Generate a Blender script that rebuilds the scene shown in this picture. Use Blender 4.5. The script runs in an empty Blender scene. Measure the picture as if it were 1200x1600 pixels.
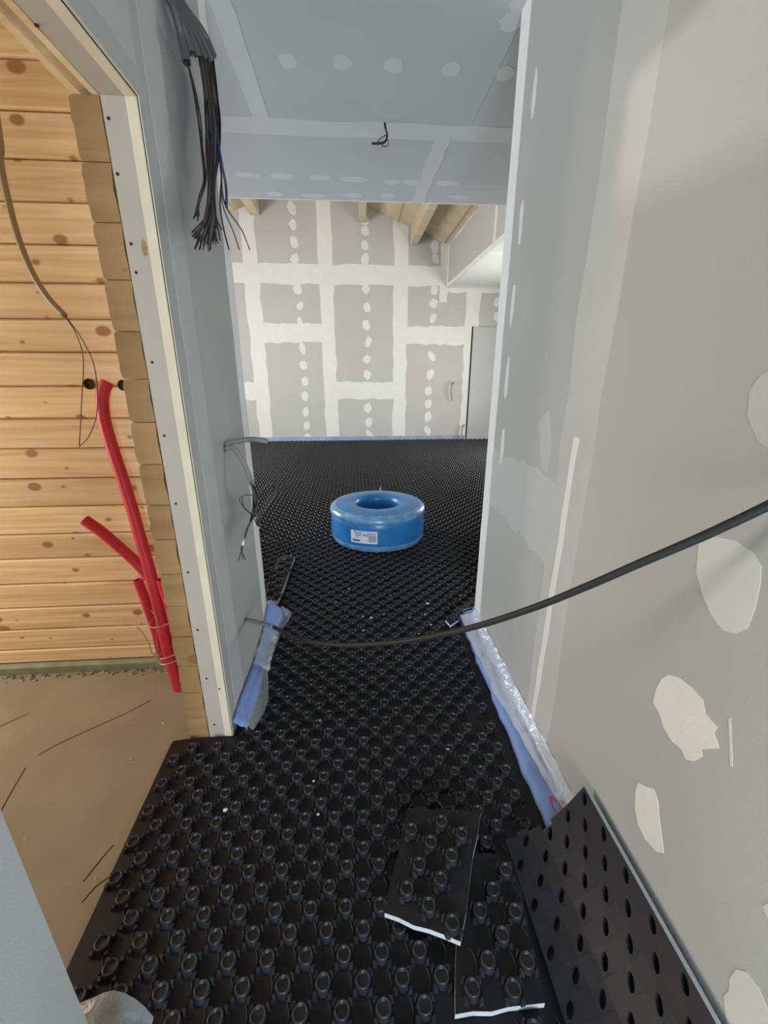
import bpy, bmesh, math, random
import numpy as np
from mathutils import Matrix, Vector
random.seed(7)
SC = bpy.context.scene
COL = SC.collection

# ---------------------------------------------------------------- camera
FOC, HZ, VX, EYE = 655.0, 578.0, 550.0, 1.45
TH = math.atan((800 - HZ) / FOC)
_d = np.array([VX - 600.0, HZ - 800.0, FOC]); _d /= np.linalg.norm(_d)
_u = np.array([0, -math.cos(TH), -math.sin(TH)])
ROT = np.array([np.cross(_d, _u), _d, _u])
CAM = np.array([0, 0, EYE])
cam = bpy.data.objects.new('camera', bpy.data.cameras.new('camera'))
COL.objects.link(cam)
cam.data.sensor_fit = 'VERTICAL'; cam.data.sensor_height = 36; cam.data.lens = FOC / 1600 * 36
cam.data.clip_start = 0.02
_m = Matrix.Identity(4)
for i in range(3):
    _m[i][0] = ROT[i][0]; _m[i][1] = -ROT[i][1]; _m[i][2] = -ROT[i][2]; _m[i][3] = CAM[i]
cam.matrix_world = _m
SC.camera = cam

# ---------------------------------------------------------------- world, lights, exposure
SC.view_settings.view_transform = 'Standard'
SC.view_settings.look = 'None'
SC.view_settings.gamma = 1
SC.view_settings.use_curve_mapping = False
SC.view_settings.exposure = 0.25
SC.cycles.max_bounces = 10
SC.cycles.diffuse_bounces = 6
SC.cycles.transparent_max_bounces = 16
w = bpy.data.worlds.new('overcast_sky'); SC.world = w; w.use_nodes = True
w.node_tree.nodes['Background'].inputs[0].default_value = (0.75, 0.87, 1.0, 1)
w.node_tree.nodes['Background'].inputs[1].default_value = 1.2


def area(name, loc, target, sx, sy, power, col, spread=180):
    l = bpy.data.lights.new(name, 'AREA'); l.shape = 'RECTANGLE'; l.size = sx; l.size_y = sy
    l.energy = power; l.color = col; l.spread = math.radians(spread)
    o = bpy.data.objects.new(name, l); COL.objects.link(o); o.location = loc
    o.rotation_euler = (Vector(target) - Vector(loc)).to_track_quat('-Z', 'Y').to_euler()
    return o


# daylight through the windows of the large room, of the side room and of the space behind the camera
area('daylight_large_room', (-4.35, 5.6, 1.6), (0, 5.4, 1.3), 2.6, 1.8, 215, (0.97, 0.98, 1.0))
area('daylight_large_room_right', (3.30, 6.3, 1.35), (0, 6.6, 1.3), 2.2, 1.6, 80, (0.99, 1.0, 0.97))
area('daylight_side_room', (-3.05, 1.30, 1.38), (-0.6, 1.25, 1.05), 0.9, 1.1, 41, (1.0, 0.87, 0.68))
area('daylight_behind', (0.20, -2.36, 1.00), (-0.02, 2, 0.3), 0.9, 1.3, 100, (0.74, 0.88, 1.0))
# shaded work lamp high up in the side room; its beam comes under the door head onto the right wall
sp_ = bpy.data.lights.new('work_lamp', 'SPOT'); sp_.energy = 105; sp_.color = (1.0, 0.93, 0.80); sp_.shadow_soft_size = 0.05
sp_.spot_size = math.radians(27); sp_.spot_blend = 0.06
so_ = bpy.data.objects.new('work_lamp', sp_); COL.objects.link(so_); so_.location = (-2.9, 1.55, 2.05)
so_.rotation_euler = (Vector((0.7, 0.76, 2.20)) - so_.location).to_track_quat('-Z', 'Y').to_euler(); so_.scale = (1, 0.45, 1)


# ---------------------------------------------------------------- pixel helpers (a photo pixel + a known plane -> metres)


def ray(px, py): return ROT @ np.array([px - 600.0, py - 800.0, FOC])
def on_z(px, py, z=0.0): v = ray(px, py); return CAM + v * (z - EYE) / v[2]
def on_x(px, py, x): v = ray(px, py); return CAM + v * x / v[0]
def on_y(px, py, y): v = ray(px, py); return CAM + v * y / v[1]


def on_vert(px, py, a, b):
    """pixel ray cut with the vertical plane through ground points a and b"""
    v = ray(px, py); n = np.array([b[1] - a[1], a[0] - b[0], 0]); t = n.dot(np.array([a[0], a[1], 0]) - np.array([CAM[0], CAM[1], 0])) / n.dot(v)
    return CAM + v * t

# ---------------------------------------------------------------- materials


def mat(name, col, rough=0.6, spec=0.3, noise=0.0, nscale=6.0, bump=0.0, bscale=120.0, metal=0.0, col2=None, coat=0.0):
    m = bpy.data.materials.new(name); m.use_nodes = True
    nt = m.node_tree; b = nt.nodes['Principled BSDF']
    b.inputs['Base Color'].default_value = (*col, 1); b.inputs['Roughness'].default_value = rough
    b.inputs['Specular IOR Level'].default_value = spec; b.inputs['Metallic'].default_value = metal
    b.inputs['Coat Weight'].default_value = coat
    if noise or bump or col2:
        tc = nt.nodes.new('ShaderNodeNewGeometry')
    if noise or col2:
        n = nt.nodes.new('ShaderNodeTexNoise'); n.inputs['Scale'].default_value = nscale; n.inputs['Detail'].default_value = 5
        nt.links.new(tc.outputs['Position'], n.inputs['Vector'])
        r = nt.nodes.new('ShaderNodeMapRange'); r.inputs[1].default_value = 0.3; r.inputs[2].default_value = 0.7
        nt.links.new(n.outputs['Fac'], r.inputs[0])
        mx = nt.nodes.new('ShaderNodeMix'); mx.data_type = 'RGBA'
        c2 = col2 if col2 else tuple(c * (1 - noise) for c in col)
        mx.inputs[6].default_value = (*col, 1); mx.inputs[7].default_value = (*c2, 1)
        nt.links.new(r.outputs[0], mx.inputs[0]); nt.links.new(mx.outputs[2], b.inputs['Base Color'])
    if bump:
        n2 = nt.nodes.new('ShaderNodeTexNoise'); n2.inputs['Scale'].default_value = bscale; n2.inputs['Detail'].default_value = 3
        nt.links.new(tc.outputs['Position'], n2.inputs['Vector'])
        bp = nt.nodes.new('ShaderNodeBump'); bp.inputs['Strength'].default_value = bump; bp.inputs['Distance'].default_value = 0.004
        nt.links.new(n2.outputs['Fac'], bp.inputs['Height']); nt.links.new(bp.outputs['Normal'], b.inputs['Normal'])
    return m


def wood_mat(name, light, dark, knot, scale=1.0, vertical=False):
    m = bpy.data.materials.new(name); m.use_nodes = True
    nt = m.node_tree; N = nt.nodes; L = nt.links; b = N['Principled BSDF']
    b.inputs['Roughness'].default_value = 0.55; b.inputs['Specular IOR Level'].default_value = 0.25
    g = N.new('ShaderNodeNewGeometry'); oi = N.new('ShaderNodeObjectInfo')
    add = N.new('ShaderNodeVectorMath'); add.operation = 'MULTIPLY_ADD'
    cmb = N.new('ShaderNodeCombineXYZ'); mul = N.new('ShaderNodeMath'); mul.operation = 'MULTIPLY'; mul.inputs[1].default_value = 37.0
    L.new(oi.outputs['Random'], mul.inputs[0]); L.new(mul.outputs[0], cmb.inputs[0]); L.new(mul.outputs[0], cmb.inputs[1])
    L.new(g.outputs['Position'], add.inputs[0]); add.inputs[1].default_value = (1, 1, 1); L.new(cmb.outputs[0], add.inputs[2])
    mp = N.new('ShaderNodeMapping'); mp.inputs['Scale'].default_value = (1.1 * scale, 9 * scale, 26 * scale) if not vertical else (26, 1.1, 26)
    L.new(add.outputs[0], mp.inputs[0])
    n = N.new('ShaderNodeTexNoise'); n.inputs['Scale'].default_value = 1.0; n.inputs['Detail'].default_value = 6; n.inputs['Distortion'].default_value = 1.2
    L.new(mp.outputs[0], n.inputs['Vector'])
    cr = N.new('ShaderNodeValToRGB'); cr.color_ramp.elements[0].position = 0.30; cr.color_ramp.elements[1].position = 0.66
    cr.color_ramp.elements[0].color = (*dark, 1); cr.color_ramp.elements[1].color = (*light, 1)
    L.new(n.outputs['Fac'], cr.inputs[0])
    sx = N.new('ShaderNodeSeparateXYZ'); cx2 = N.new('ShaderNodeCombineXYZ'); L.new(add.outputs[0], sx.inputs[0])
    L.new(sx.outputs[0], cx2.inputs[0]); L.new(sx.outputs[2], cx2.inputs[1])
    mp2 = N.new('ShaderNodeMapping'); mp2.inputs['Scale'].default_value = (4.6, 7.0, 1)
    L.new(cx2.outputs[0], mp2.inputs[0])
    v = N.new('ShaderNodeTexVoronoi'); v.voronoi_dimensions = '2D'; v.inputs['Scale'].default_value = 1.0; v.inputs['Randomness'].default_value = 0.9
    L.new(mp2.outputs[0], v.inputs['Vector'])
    kr = N.new('ShaderNodeValToRGB'); kr.color_ramp.elements[0].position = 0.0; kr.color_ramp.elements[1].position = 0.05
    kr.color_ramp.elements[0].color = (1, 1, 1, 1); kr.color_ramp.elements[1].color = (0, 0, 0, 1)
    sc_ = N.new('ShaderNodeSeparateColor'); L.new(v.outputs['Color'], sc_.inputs[0])
    pw = N.new('ShaderNodeMath'); pw.operation = 'POWER'; pw.inputs[1].default_value = 2.5; L.new(sc_.outputs[0], pw.inputs[0])
    m1_ = N.new('ShaderNodeMath'); m1_.operation = 'MULTIPLY_ADD'; m1_.inputs[1].default_value = -0.12; L.new(pw.outputs[0], m1_.inputs[0]); L.new(v.outputs['Distance'], m1_.inputs[2])
    L.new(m1_.outputs[0], kr.inputs[0])
    mx = N.new('ShaderNodeMix'); mx.data_type = 'RGBA'
    L.new(kr.outputs[0], mx.inputs[0]); L.new(cr.outputs[0], mx.inputs[6]); mx.inputs[7].default_value = (*knot, 1)
    hs = N.new('ShaderNodeHueSaturation'); vr = N.new('ShaderNodeMapRange'); vr.inputs[3].default_value = 0.88; vr.inputs[4].default_value = 1.10
    L.new(oi.outputs['Random'], vr.inputs[0]); L.new(vr.outputs[0], hs.inputs['Value']); L.new(mx.outputs[2], hs.inputs['Color'])
    L.new(hs.outputs[0], b.inputs['Base Color'])
    return m


def film_mat(name, col, alpha, rough=0.18, bump=0.6):
    m = bpy.data.materials.new(name); m.use_nodes = True
    nt = m.node_tree; N = nt.nodes; L = nt.links; b = N['Principled BSDF']
    b.inputs['Base Color'].default_value = (*col, 1); b.inputs['Roughness'].default_value = rough; b.inputs['Specular IOR Level'].default_value = 0.6
    b.inputs['Alpha'].default_value = alpha
    g = N.new('ShaderNodeNewGeometry'); n = N.new('ShaderNodeTexNoise'); n.inputs['Scale'].default_value = 22; n.inputs['Detail'].default_value = 3; n.inputs['Distortion'].default_value = 1.5
    L.new(g.outputs['Position'], n.inputs['Vector'])
    bp = N.new('ShaderNodeBump'); bp.inputs['Strength'].default_value = bump; bp.inputs['Distance'].default_value = 0.010
    L.new(n.outputs['Fac'], bp.inputs['Height']); L.new(bp.outputs[0], b.inputs['Normal'])
    return m


PB = mat('plasterboard_paper', (0.50, 0.49, 0.46), 0.85, 0.15, noise=0.05, nscale=2.5, bump=0.06, bscale=500)
PBW = mat('primed_plasterboard', (0.44, 0.44, 0.42), 0.8, 0.15, noise=0.08, nscale=1.6, bump=0.08, bscale=420)
JAMB = mat('jamb_plasterboard', (0.44, 0.395, 0.335), 0.85, 0.15, noise=0.08, nscale=6)
PBC = mat('ceiling_plasterboard', (0.52, 0.54, 0.54), 0.85, 0.15, noise=0.06, nscale=2.0, bump=0.06, bscale=420)
JC = mat('joint_compound', (0.74, 0.73, 0.68), 0.8, 0.15, noise=0.05, nscale=9, bump=0.1, bscale=160)
JCW = mat('thin_wall_compound', (0.62, 0.615, 0.585), 0.8, 0.15, noise=0.06, nscale=9)
JCS = mat('sanded_compound', (0.505, 0.505, 0.49), 0.8, 0.15, noise=0.06, nscale=5, bump=0.08, bscale=160)
JCC = mat('ceiling_compound', (0.63, 0.64, 0.64), 0.8, 0.15, noise=0.06, nscale=7)
BEAD = mat('corner_bead_filler', (0.68, 0.60, 0.45), 0.75, 0.2, noise=0.1, nscale=9)
SOF = mat('skimmed_plasterboard', (0.66, 0.66, 0.63), 0.8, 0.15, noise=0.05, nscale=4)
BEADW = mat('white_corner_bead', (0.80, 0.80, 0.78), 0.7, 0.2, noise=0.05, nscale=9)
PINE = wood_mat('pine_board', (0.82, 0.66, 0.43), (0.62, 0.43, 0.22), (0.38, 0.21, 0.09))
LOG = wood_mat('cut_log_end', (0.36, 0.22, 0.10), (0.28, 0.165, 0.07), (0.25, 0.13, 0.05), 0.5)
ROOFW = wood_mat('roof_plywood', (0.60, 0.50, 0.34), (0.50, 0.40, 0.26), (0.4, 0.3, 0.18), 0.4)
SILL = mat('treated_sill_wood', (0.27, 0.30, 0.22), 0.7, 0.2, noise=0.3, nscale=14)
CONC = mat('brown_concrete', (0.30, 0.255, 0.19), 0.8, 0.2, col2=(0.24, 0.205, 0.15), nscale=3.5, bump=0.15, bscale=60)
RUB = mat('mortar_rubble', (0.30, 0.28, 0.23), 0.9, 0.1, noise=0.6, nscale=40)
DARK = mat('dark_crack', (0.05, 0.035, 0.02), 0.9, 0.05)
BLACK = mat('black_stud_sheet', (0.0150, 0.0148, 0.0160), 0.50, 0.22, noise=0.35, nscale=30)
STUDM = mat('black_scuffed_stud', (0.027, 0.028, 0.031), 0.38, 0.42, noise=0.5, nscale=40)
BLACKF = mat('black_flat_sheet', (0.016, 0.016, 0.021), 0.5, 0.3, noise=0.2, nscale=20)
EPS = mat('white_foam', (0.52, 0.55, 0.56), 0.8, 0.2, noise=0.12, nscale=120)
BLUEF = mat('blue_edge_foam', (0.18, 0.28, 0.56), 0.55, 0.3, noise=0.15, nscale=15)
BLUEP = mat('pale_blue_edge_film', (0.34, 0.42, 0.60), 0.5, 0.3, noise=0.3, nscale=5)
FILM = film_mat('clear_polythene', (0.46, 0.49, 0.52), 0.42, 0.24, 0.3)
FILMW = film_mat('milky_polythene', (0.62, 0.67, 0.74), 0.74)
COIL = mat('blue_pipe_wrap', (0.030, 0.22, 0.56), 0.30, 0.5, noise=0.25, nscale=9, bump=0.25, bscale=22)
COILB = mat('stretch_film_band', (0.20, 0.46, 0.76), 0.25, 0.6, noise=0.5, nscale=14, bump=0.4, bscale=30)
PAPER = mat('white_paper', (0.78, 0.80, 0.86), 0.7, 0.2)
INK = mat('printed_ink', (0.08, 0.08, 0.12), 0.7, 0.2)
INKG = mat('printed_ink_grey', (0.42, 0.42, 0.48), 0.7, 0.2)
RED = mat('red_conduit_plastic', (0.56, 0.030, 0.052), 0.45, 0.4, noise=0.15, nscale=20)
REDP = mat('red_print', (0.45, 0.05, 0.06), 0.5, 0.3)
GREYC = mat('grey_conduit_plastic', (0.20, 0.195, 0.18), 0.5, 0.35)
DGREY = mat('dark_grey_conduit_plastic', (0.085, 0.083, 0.080), 0.5, 0.35)
CABLE = mat('black_cable', (0.022, 0.021, 0.020), 0.5, 0.25)
WIRE = mat('black_wire', (0.012, 0.012, 0.013), 0.4, 0.4)
WIREG = mat('grey_wire', (0.10, 0.10, 0.10), 0.45, 0.4)
WIREB = mat('blue_wire', (0.02, 0.03, 0.09), 0.4, 0.4)
WIREBR = mat('brown_wire', (0.06, 0.035, 0.02), 0.4, 0.4)
TAN = mat('tan_cable', (0.32, 0.27, 0.17), 0.5, 0.3)
STEEL = mat('tie_wire', (0.45, 0.33, 0.28), 0.35, 0.5, metal=0.6)
SCREW = mat('black_screw', (0.02, 0.018, 0.015), 0.5, 0.3)

# ---------------------------------------------------------------- mesh helpers


class MB:
    def __init__(s): s.v = []; s.f = []; s.sm = []

    def add(s, vs, fs, smooth=False):
        o = len(s.v); s.v += [tuple(map(float, p)) for p in vs]
        s.f += [tuple(i + o for i in f) for f in fs]; s.sm += [smooth] * len(fs); return s

    def box(s, x0, x1, y0, y1, z0, z1):
        return s.add([(x0, y0, z0), (x1, y0, z0), (x1, y1, z0), (x0, y1, z0), (x0, y0, z1), (x1, y0, z1), (x1, y1, z1), (x0, y1, z1)],
                     [(3, 2, 1, 0), (4, 5, 6, 7), (0, 1, 5, 4), (1, 2, 6, 5), (2, 3, 7, 6), (3, 0, 4, 7)])

    def prism(s, poly, d):
        """poly: 3-D outline, d: extrusion vector"""
        n = len(poly); a = [np.array(p, float) for p in poly]; b = [p + np.array(d, float) for p in a]
        return s.add(a + b, [tuple(range(n))[::-1], tuple(range(n, 2 * n))] + [(i, (i + 1) % n, (i + 1) % n + n, i + n) for i in range(n)])

    def tube(s, pts, r, seg=8, hollow=False, ribs=0):
        pts = [np.array(p, float) for p in pts]; n = len(pts)
        rr = r if hasattr(r, '__len__') else [r] * n
        T = [pts[min(i + 1, n - 1)] - pts[max(i - 1, 0)] for i in range(n)]
        T = [t / (np.linalg.norm(t) + 1e-12) for t in T]
        ref = np.array([0, 0, 1.0]) if abs(T[0][2]) < 0.9 else np.array([1.0, 0, 0])
        u = np.cross(T[0], ref); u /= np.linalg.norm(u); vs = []
        for i in range(n):
            u = u - T[i] * u.dot(T[i]); u /= np.linalg.norm(u) + 1e-12; w_ = np.cross(T[i], u)
            for k in range(seg):
                a = 2 * math.pi * k / seg; vs.append(pts[i] + rr[i] * (math.cos(a) * u + math.sin(a) * w_))
        fs = [(i * seg + k, i * seg + (k + 1) % seg, (i + 1) * seg + (k + 1) % seg, (i + 1) * seg + k) for i in range(n - 1) for k in range(seg)]
        s.add(vs, fs, True)
        o = len(s.v) - len(vs)
        if hollow:
            for e, base in ((0, 0), (1, (n - 1) * seg)):
                c = pts[0] if e == 0 else pts[-1]; t = T[0] if e == 0 else -T[-1]; q = 0.8 * (rr[0] if e == 0 else rr[-1]); R0 = rr[0] if e == 0 else rr[-1]
                ring = [np.array(s.v[o + base + k]) for k in range(seg)]
                inn = [c + (p - c) * 0.8 for p in ring]; dee = [p + t * 3 * R0 for p in inn]
                fs2 = []
                for k in range(seg):
                    k2 = (k + 1) % seg
                    fs2 += [(k, k2, seg + k2, seg + k), (seg + k, seg + k2, 2 * seg + k2, 2 * seg + k)]
                fs2.append(tuple(range(2 * seg, 3 * seg)))
                s.add(ring + inn + dee, fs2)
        else:
            s.f += [tuple(o + k for k in range(seg))[::-1], tuple(o + (n - 1) * seg + k for k in range(seg))]; s.sm += [False, False]
        return s

    def lathe(s, prof, c, seg=48, closed=False, smooth=True):
        vs = []; n = len(prof)
        for r, z in prof:
            for k in range(seg):
                a = 2 * math.pi * k / seg; vs.append((c[0] + r * math.cos(a), c[1] + r * math.sin(a), c[2] + z))
        m = n if closed else n - 1
        fs = [(i * seg + k, i * seg + (k + 1) % seg, ((i + 1) % n) * seg + (k + 1) % seg, ((i + 1) % n) * seg + k) for i in range(m) for k in range(seg)]
        return s.add(vs, fs, smooth)

    def mesh(s, name, m, fix=True):
        me = bpy.data.meshes.new(name); me.from_pydata(s.v, [], s.f)
        me.polygons.foreach_set('use_smooth', s.sm)
        if m: me.materials.append(m)
        if fix:
            bm = bmesh.new(); bm.from_mesh(me); bmesh.ops.recalc_face_normals(bm, faces=bm.faces); bm.to_mesh(me); bm.free()
        me.update(); return me

    def build(s, name, m, parent=None, fix=True):
        o = bpy.data.objects.new(name, s.mesh(name, m, fix)); COL.objects.link(o)
        if parent is not None:
            o.parent = parent; o.matrix_parent_inverse = Matrix.Translation(-Vector(origin(parent)))
        return o


def origin(o):
    return o.get('_base', (0, 0, 0)) if o is not None else (0, 0, 0)


def thing(name, label, cat, loc=(0, 0, 0), group=None):
    o = bpy.data.objects.new(name, None); COL.objects.link(o); o.location = [float(c) for c in loc]; o.empty_display_size = 0.05
    BASE[o.name] = tuple(float(c) for c in loc)
    o['label'] = label; o['category'] = cat
    if group: o['group'] = group
    return o


BASE = {}
def origin(o): return BASE.get(o.name, (0, 0, 0))


def tag(o, label, cat, group=None):
    o['label'] = label; o['category'] = cat
    if group: o['group'] = group
    return o


def struct(name):
    o = bpy.data.objects.new(name, None); COL.objects.link(o); o['kind'] = 'structure'; return o


def stuff(o): o['kind'] = 'stuff'; return o


def spline(pts, n=6):
    """Catmull-Rom through pts"""
    P = [np.array(p, float) for p in pts]; P = [2 * P[0] - P[1]] + P + [2 * P[-1] - P[-2]]; out = []
    for i in range(1, len(P) - 2):
        for k in range(n):
            t = k / n; a, b, c, d = P[i - 1:i + 3]
            out.append(0.5 * (2 * b + (c - a) * t + (2 * a - 5 * b + 4 * c - d) * t * t + (3 * b - a - 3 * c + d) * t ** 3))
    out.append(P[-2]); return out


def blob(c, u, v, ru, rv, n=14, jit=0.16, rot=0.0, d=(0, 0, 0)):
    """irregular flat patch of filler in the plane of u, v"""
    c, u, v = (np.array(q, float) for q in (c, u, v)); pl = []
    for k in range(n):
        a = 2 * math.pi * k / n; q = 1 + random.uniform(-jit, jit)
        x, y = ru * q * math.cos(a), rv * q * math.sin(a)
        x, y = x * math.cos(rot) - y * math.sin(rot), x * math.sin(rot) + y * math.cos(rot)
        pl.append(c + u * x + v * y)
    return MB().prism(pl, lift(d))


LAY = [0]


def lift(d):
    """each coat of filler lies a hair prouder than the one before, so coats that cross never share a plane"""
    LAY[0] = (LAY[0] + 1) % 40
    d = np.array(d, float); n_ = np.linalg.norm(d)
    return d * ((.0005 + LAY[0] * .000015) / n_) if n_ else d


def strip(a, b, side, w_, d, wob=0.006, n=14):
    """band of filler from a to b, w_ wide along side, edges a little ragged"""
    a, b, side = (np.array(q, float) for q in (a, b, side)); lo = []; hi = []
    for i in range(n + 1):
        p = a + (b - a) * i / n
        lo.append(p - side * (w_ / 2 + random.uniform(-wob, wob))); hi.append(p + side * (w_ / 2 + random.uniform(-wob, wob)))
    return MB().prism(lo + hi[::-1], lift(d))


# ================================================================ STRUCTURE
ZC = 2.787                      # corridor ceiling
XL, XLO, XLL = -0.523, -0.613, -0.691   # left wall: corridor face, log joint, side-room face
YJ, YLE = 1.376, 2.165          # left wall: jamb, far end
XR, YRE = 0.70, 2.15            # right wall face and far end
YB = 8.94                       # back wall of the large room
YCE = 4.17                      # far edge of the lowered ceiling

floor = MB().box(-4.6, 4.2, -2.6, 9.2, -0.12, 0).build('floor', CONC); floor['kind'] = 'structure'
for L_ in ([(0, 1135), (45, 1115)], [(60, 1180), (90, 1163), (140, 1140), (190, 1118), (235, 1095)], [(0, 1270), (22, 1230), (40, 1200)],
           [(128, 1330 + 80), (150, 1385), (178, 1365)], [(130, 1378), (160, 1340), (178, 1320)]):
    pts = [on_z(x, y, 0.0) for x, y in L_]; mb = MB()
    for a, b in zip(pts[:-1], pts[1:]):
        t = (b - a) / np.linalg.norm(b - a); s_ = np.array([-t[1], t[0], 0])
        mb.prism([a - s_ * .0018, b - s_ * .0018, b + s_ * .0018, a + s_ * .0018], (0, 0, 0.0008))
    stuff(mb.build('crack', DARK, floor))

# ---- right wall
wr = struct('wall_right')
for y0, y1 in ((-2.4, 0.079), (0.081, 1.279), (1.281, YRE)):
    MB().box(XR, XR + 0.0125, y0, y1, 0, ZC).build('plasterboard', PBW, wr)
MB().box(XR + 0.0126, XR + 0.11, -2.4, YRE, 0, ZC).build('wall_core', PBW, wr)
U, V = (0, 1, 0), (0, 0, 1)
D = (-0.0009, 0, 0)
strip((XR, 1.27, 0.0), (XR, 1.27, ZC), (0, 1, 0), 0.20, D, 0.012).build('joint_compound', JCS, wr)
strip((XR - .0009, 1.30, 0.02), (XR - .0009, 1.275, 1.25), (0, 1, 0), 0.035, D, 0.004).build('joint_tape', JC, wr)
strip((XR, 1.36, 0.93), (XR, 2.08, 0.93), (0, 0, 1), 0.30, D, 0.02).build('joint_compound', JCS, wr)
strip((XR, 2.098, 0.0), (XR, 2.098, ZC), (0, 1, 0), 0.10, D, 0.004).build('corner_bead', BEADW, wr)
for y_, z_ in ((1.93, 2.42), (1.95, 2.02), (1.96, 1.72), (1.95, 1.42), (1.93, 1.12)):
    blob((XR, y_, z_), U, V, .02, .085, d=D).build('filler_spot', JC, wr)
def wall_patch(outline, m):
    pl = [on_x(x, y, XR) for x, y in outline]
    return MB().prism(pl, lift(D)).build('filler_spot', m, wr)


Z8 = lambda L: [(700 + x / 2.286, 900 + y / 2.286) for x, y in L]
wall_patch(Z8([(790, 352), (830, 365), (870, 395), (910, 440), (920, 490), (945, 520), (965, 540), (950, 560), (970, 615), (905, 620), (910, 645), (880, 662), (850, 655), (835, 620), (800, 590), (770, 540), (755, 490), (733, 450), (745, 400), (765, 365)]), JC)
wall_patch(Z8([(680, 738), (700, 748), (735, 760), (750, 800), (755, 860), (772, 990), (745, 985), (705, 940), (680, 890), (668, 830), (670, 765)]), JC)
wall_patch(Z8([(1030, 1405), (1070, 1415), (1110, 1470), (1143, 1550), (1190, 1660), (1010, 1660), (990, 1560), (985, 1500), (1005, 1480), (1005, 1440)]), JCW)
wall_patch(Z8([(1125, 1180), (1150, 1165), (1200, 1200), (1210, 1290), (1170, 1260), (1140, 1220)]), JCW)
wall_patch(Z8([(1002, 510), (1010, 505), (1014, 600), (1018, 680), (1008, 680)]), JCW)
wall_patch([(1092, 850), (1120, 838), (1150, 845), (1175, 862), (1190, 885), (1188, 915), (1180, 950), (1168, 982), (1150, 990), (1130, 985), (1112, 962), (1098, 930), (1088, 895)], JCW)
wall_patch([(1172, 610), (1190, 585), (1215, 575), (1240, 600), (1240, 690), (1210, 705), (1185, 690), (1168, 650)], JCS)
wall_patch([(842, 660), (858, 640), (862, 690), (855, 740), (846, 730)], JCS)

# ---- left wall with the doorway
wl = struct('wall_left')
bz = [0.0, .13, .251, .378, .51, .64, .769, .9, 1.024, 1.162, 1.295, 1.424, 1.556, 1.69, 1.828, 1.963, 2.102]


def log_poly(z0, z1, x0, x1, jag):
    """cut end of one log: rounded shoulders on the side-room face, a small tongue step at the joint"""
    h = z1 - z0; x = x0; out = [(x + .006, z0 + .001)]
    out.append((x + .001, z0 + .007))
    for k in range(1, 6):
        out.append((x + random.uniform(-.0025, .0025) - .001, z0 + .007 + (h - .014) * k / 6))
    out += [(x + .001, z1 - .007), (x + .006, z1 - .001)]
    out += [(x1 - .001, z1 - .001), (x1 - .001 - jag, z0 + h * .55), (x1 - .001 - jag * .3, z0 + h * .3), (x1 - .001, z0 + .001)]
    return out


for z0, z1 in zip(bz[:-1], bz[1:]):
    yo = random.uniform(0, .004)
    MB().prism([(x, YJ + yo, z) for x, z in log_poly(z0, z1, XLL, XLO - .002, random.uniform(.001, .006))], (0, YLE - YJ - yo, 0)).build('log', LOG, wl)
# logs over the doorway (their undersides show groove and tongue)
hz = [2.102 + .1345 * k for k in range(6)]
for z0, z1 in zip(hz[:-1], hz[1:]):
    z1 = min(z1, ZC)
    MB().prism([(XLL + .012, -.9, z0), (XLL, -.9, z0 + .012), (XLL, -.9, z1 - .012), (XLL + .012, -.9, z1 - .001), (XLO - .003, -.9, z1 - .001),
                (XLO - .003, -.9, z0), (XLO - .02, -.9, z0), (XLO - .02, -.9, z0 + .012), (XLL + .032, -.9, z0 + .012), (XLL + .032, -.9, z0)], (0, YLE + .9, 0)).build('log', PINE if z0 < 2.11 else LOG, wl)
# plasterboard lining: jamb edge, corridor face, over the doorway, near stub
MB().box(XLO, XL - .0126, YJ, YJ + .0125, 0, 2.102).build('plasterboard', JAMB, wl)
MB().box(XL - .0125, XL, YJ, YLE, 0, ZC).build('plasterboard', PBW, wl)
MB().box(XL - .0125, XL, -.9, YJ - .002, 2.102, ZC).build('plasterboard', PBW, wl)
MB().box(XLO, XL - .0126, -.9, YJ, 2.102, 2.1145).build('plasterboard', JAMB, wl)
MB().box(XLO, XL - .0127, YJ + .0127, YLE, 0, ZC).build('wall_core', PBW, wl)
MB().box(XLO, XL - .0127, -.9, YJ + .0126, 2.1147, ZC).build('wall_core', PBW, wl)
ns = 0.476
MB().box(XL - .0125, XL, -2.4, ns, 0, 2.101).build('plasterboard', PBW, wl)
MB().box(XLL, XL - .0126, -2.4, ns, 0, 2.101).build('wall_core', PBW, wl)
MB().box(XLL, XL, -2.4, -.901, 2.102, ZC).build('wall_core', PBW, wl)
# corner bead up the jamb and along the head
bd = MB(); n = 16
for i in range(n):
    z0, z1 = 2.108 * i / n, 2.108 * (i + 1) / n
bd.prism([(XL - .030, YJ - .0012, 0), (XL - .004, YJ - .0022, 0), (XL + .0022, YJ + .004, 0), (XL + .0008, YJ + .012, 0), (XL, YJ + .013, 0), (XL, YJ, 0), (XL - .03, YJ, 0)], (0, 0, 2.108))
bd.build('corner_bead', BEAD, wl)
MB().prism([(XL - .030, -.9, 2.1008), (XL - .004, -.9, 2.0998), (XL + .0022, -.9, 2.106), (XL + .0008, -.9, 2.114), (XL, -.9, 2.115), (XL, -.9, 2.102), (XL - .03, -.9, 2.102)], (0, YJ + .9, 0)).build('corner_bead', BEAD, wl)
DX = (.0009, 0, 0)
strip((XL, 1.52, 0), (XL, 1.52, ZC), (0, 1, 0), .13, DX, .008).build('joint_compound', JCS, wl)
strip((XL, 2.11, 0), (XL, 2.11, ZC), (0, 1, 0), .10, DX, .006).build('joint_compound', BEADW, wl)
strip((XL, -.5, 2.23), (XL, 1.40, 2.23), (0, 0, 1), .12, DX, .01).build('joint_compound', JCS, wl)
strip((XL, 1.38, 2.42), (XL, 2.16, 2.42), (0, 0, 1), .10, DX, .01).build('joint_compound', JCS, wl)
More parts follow.
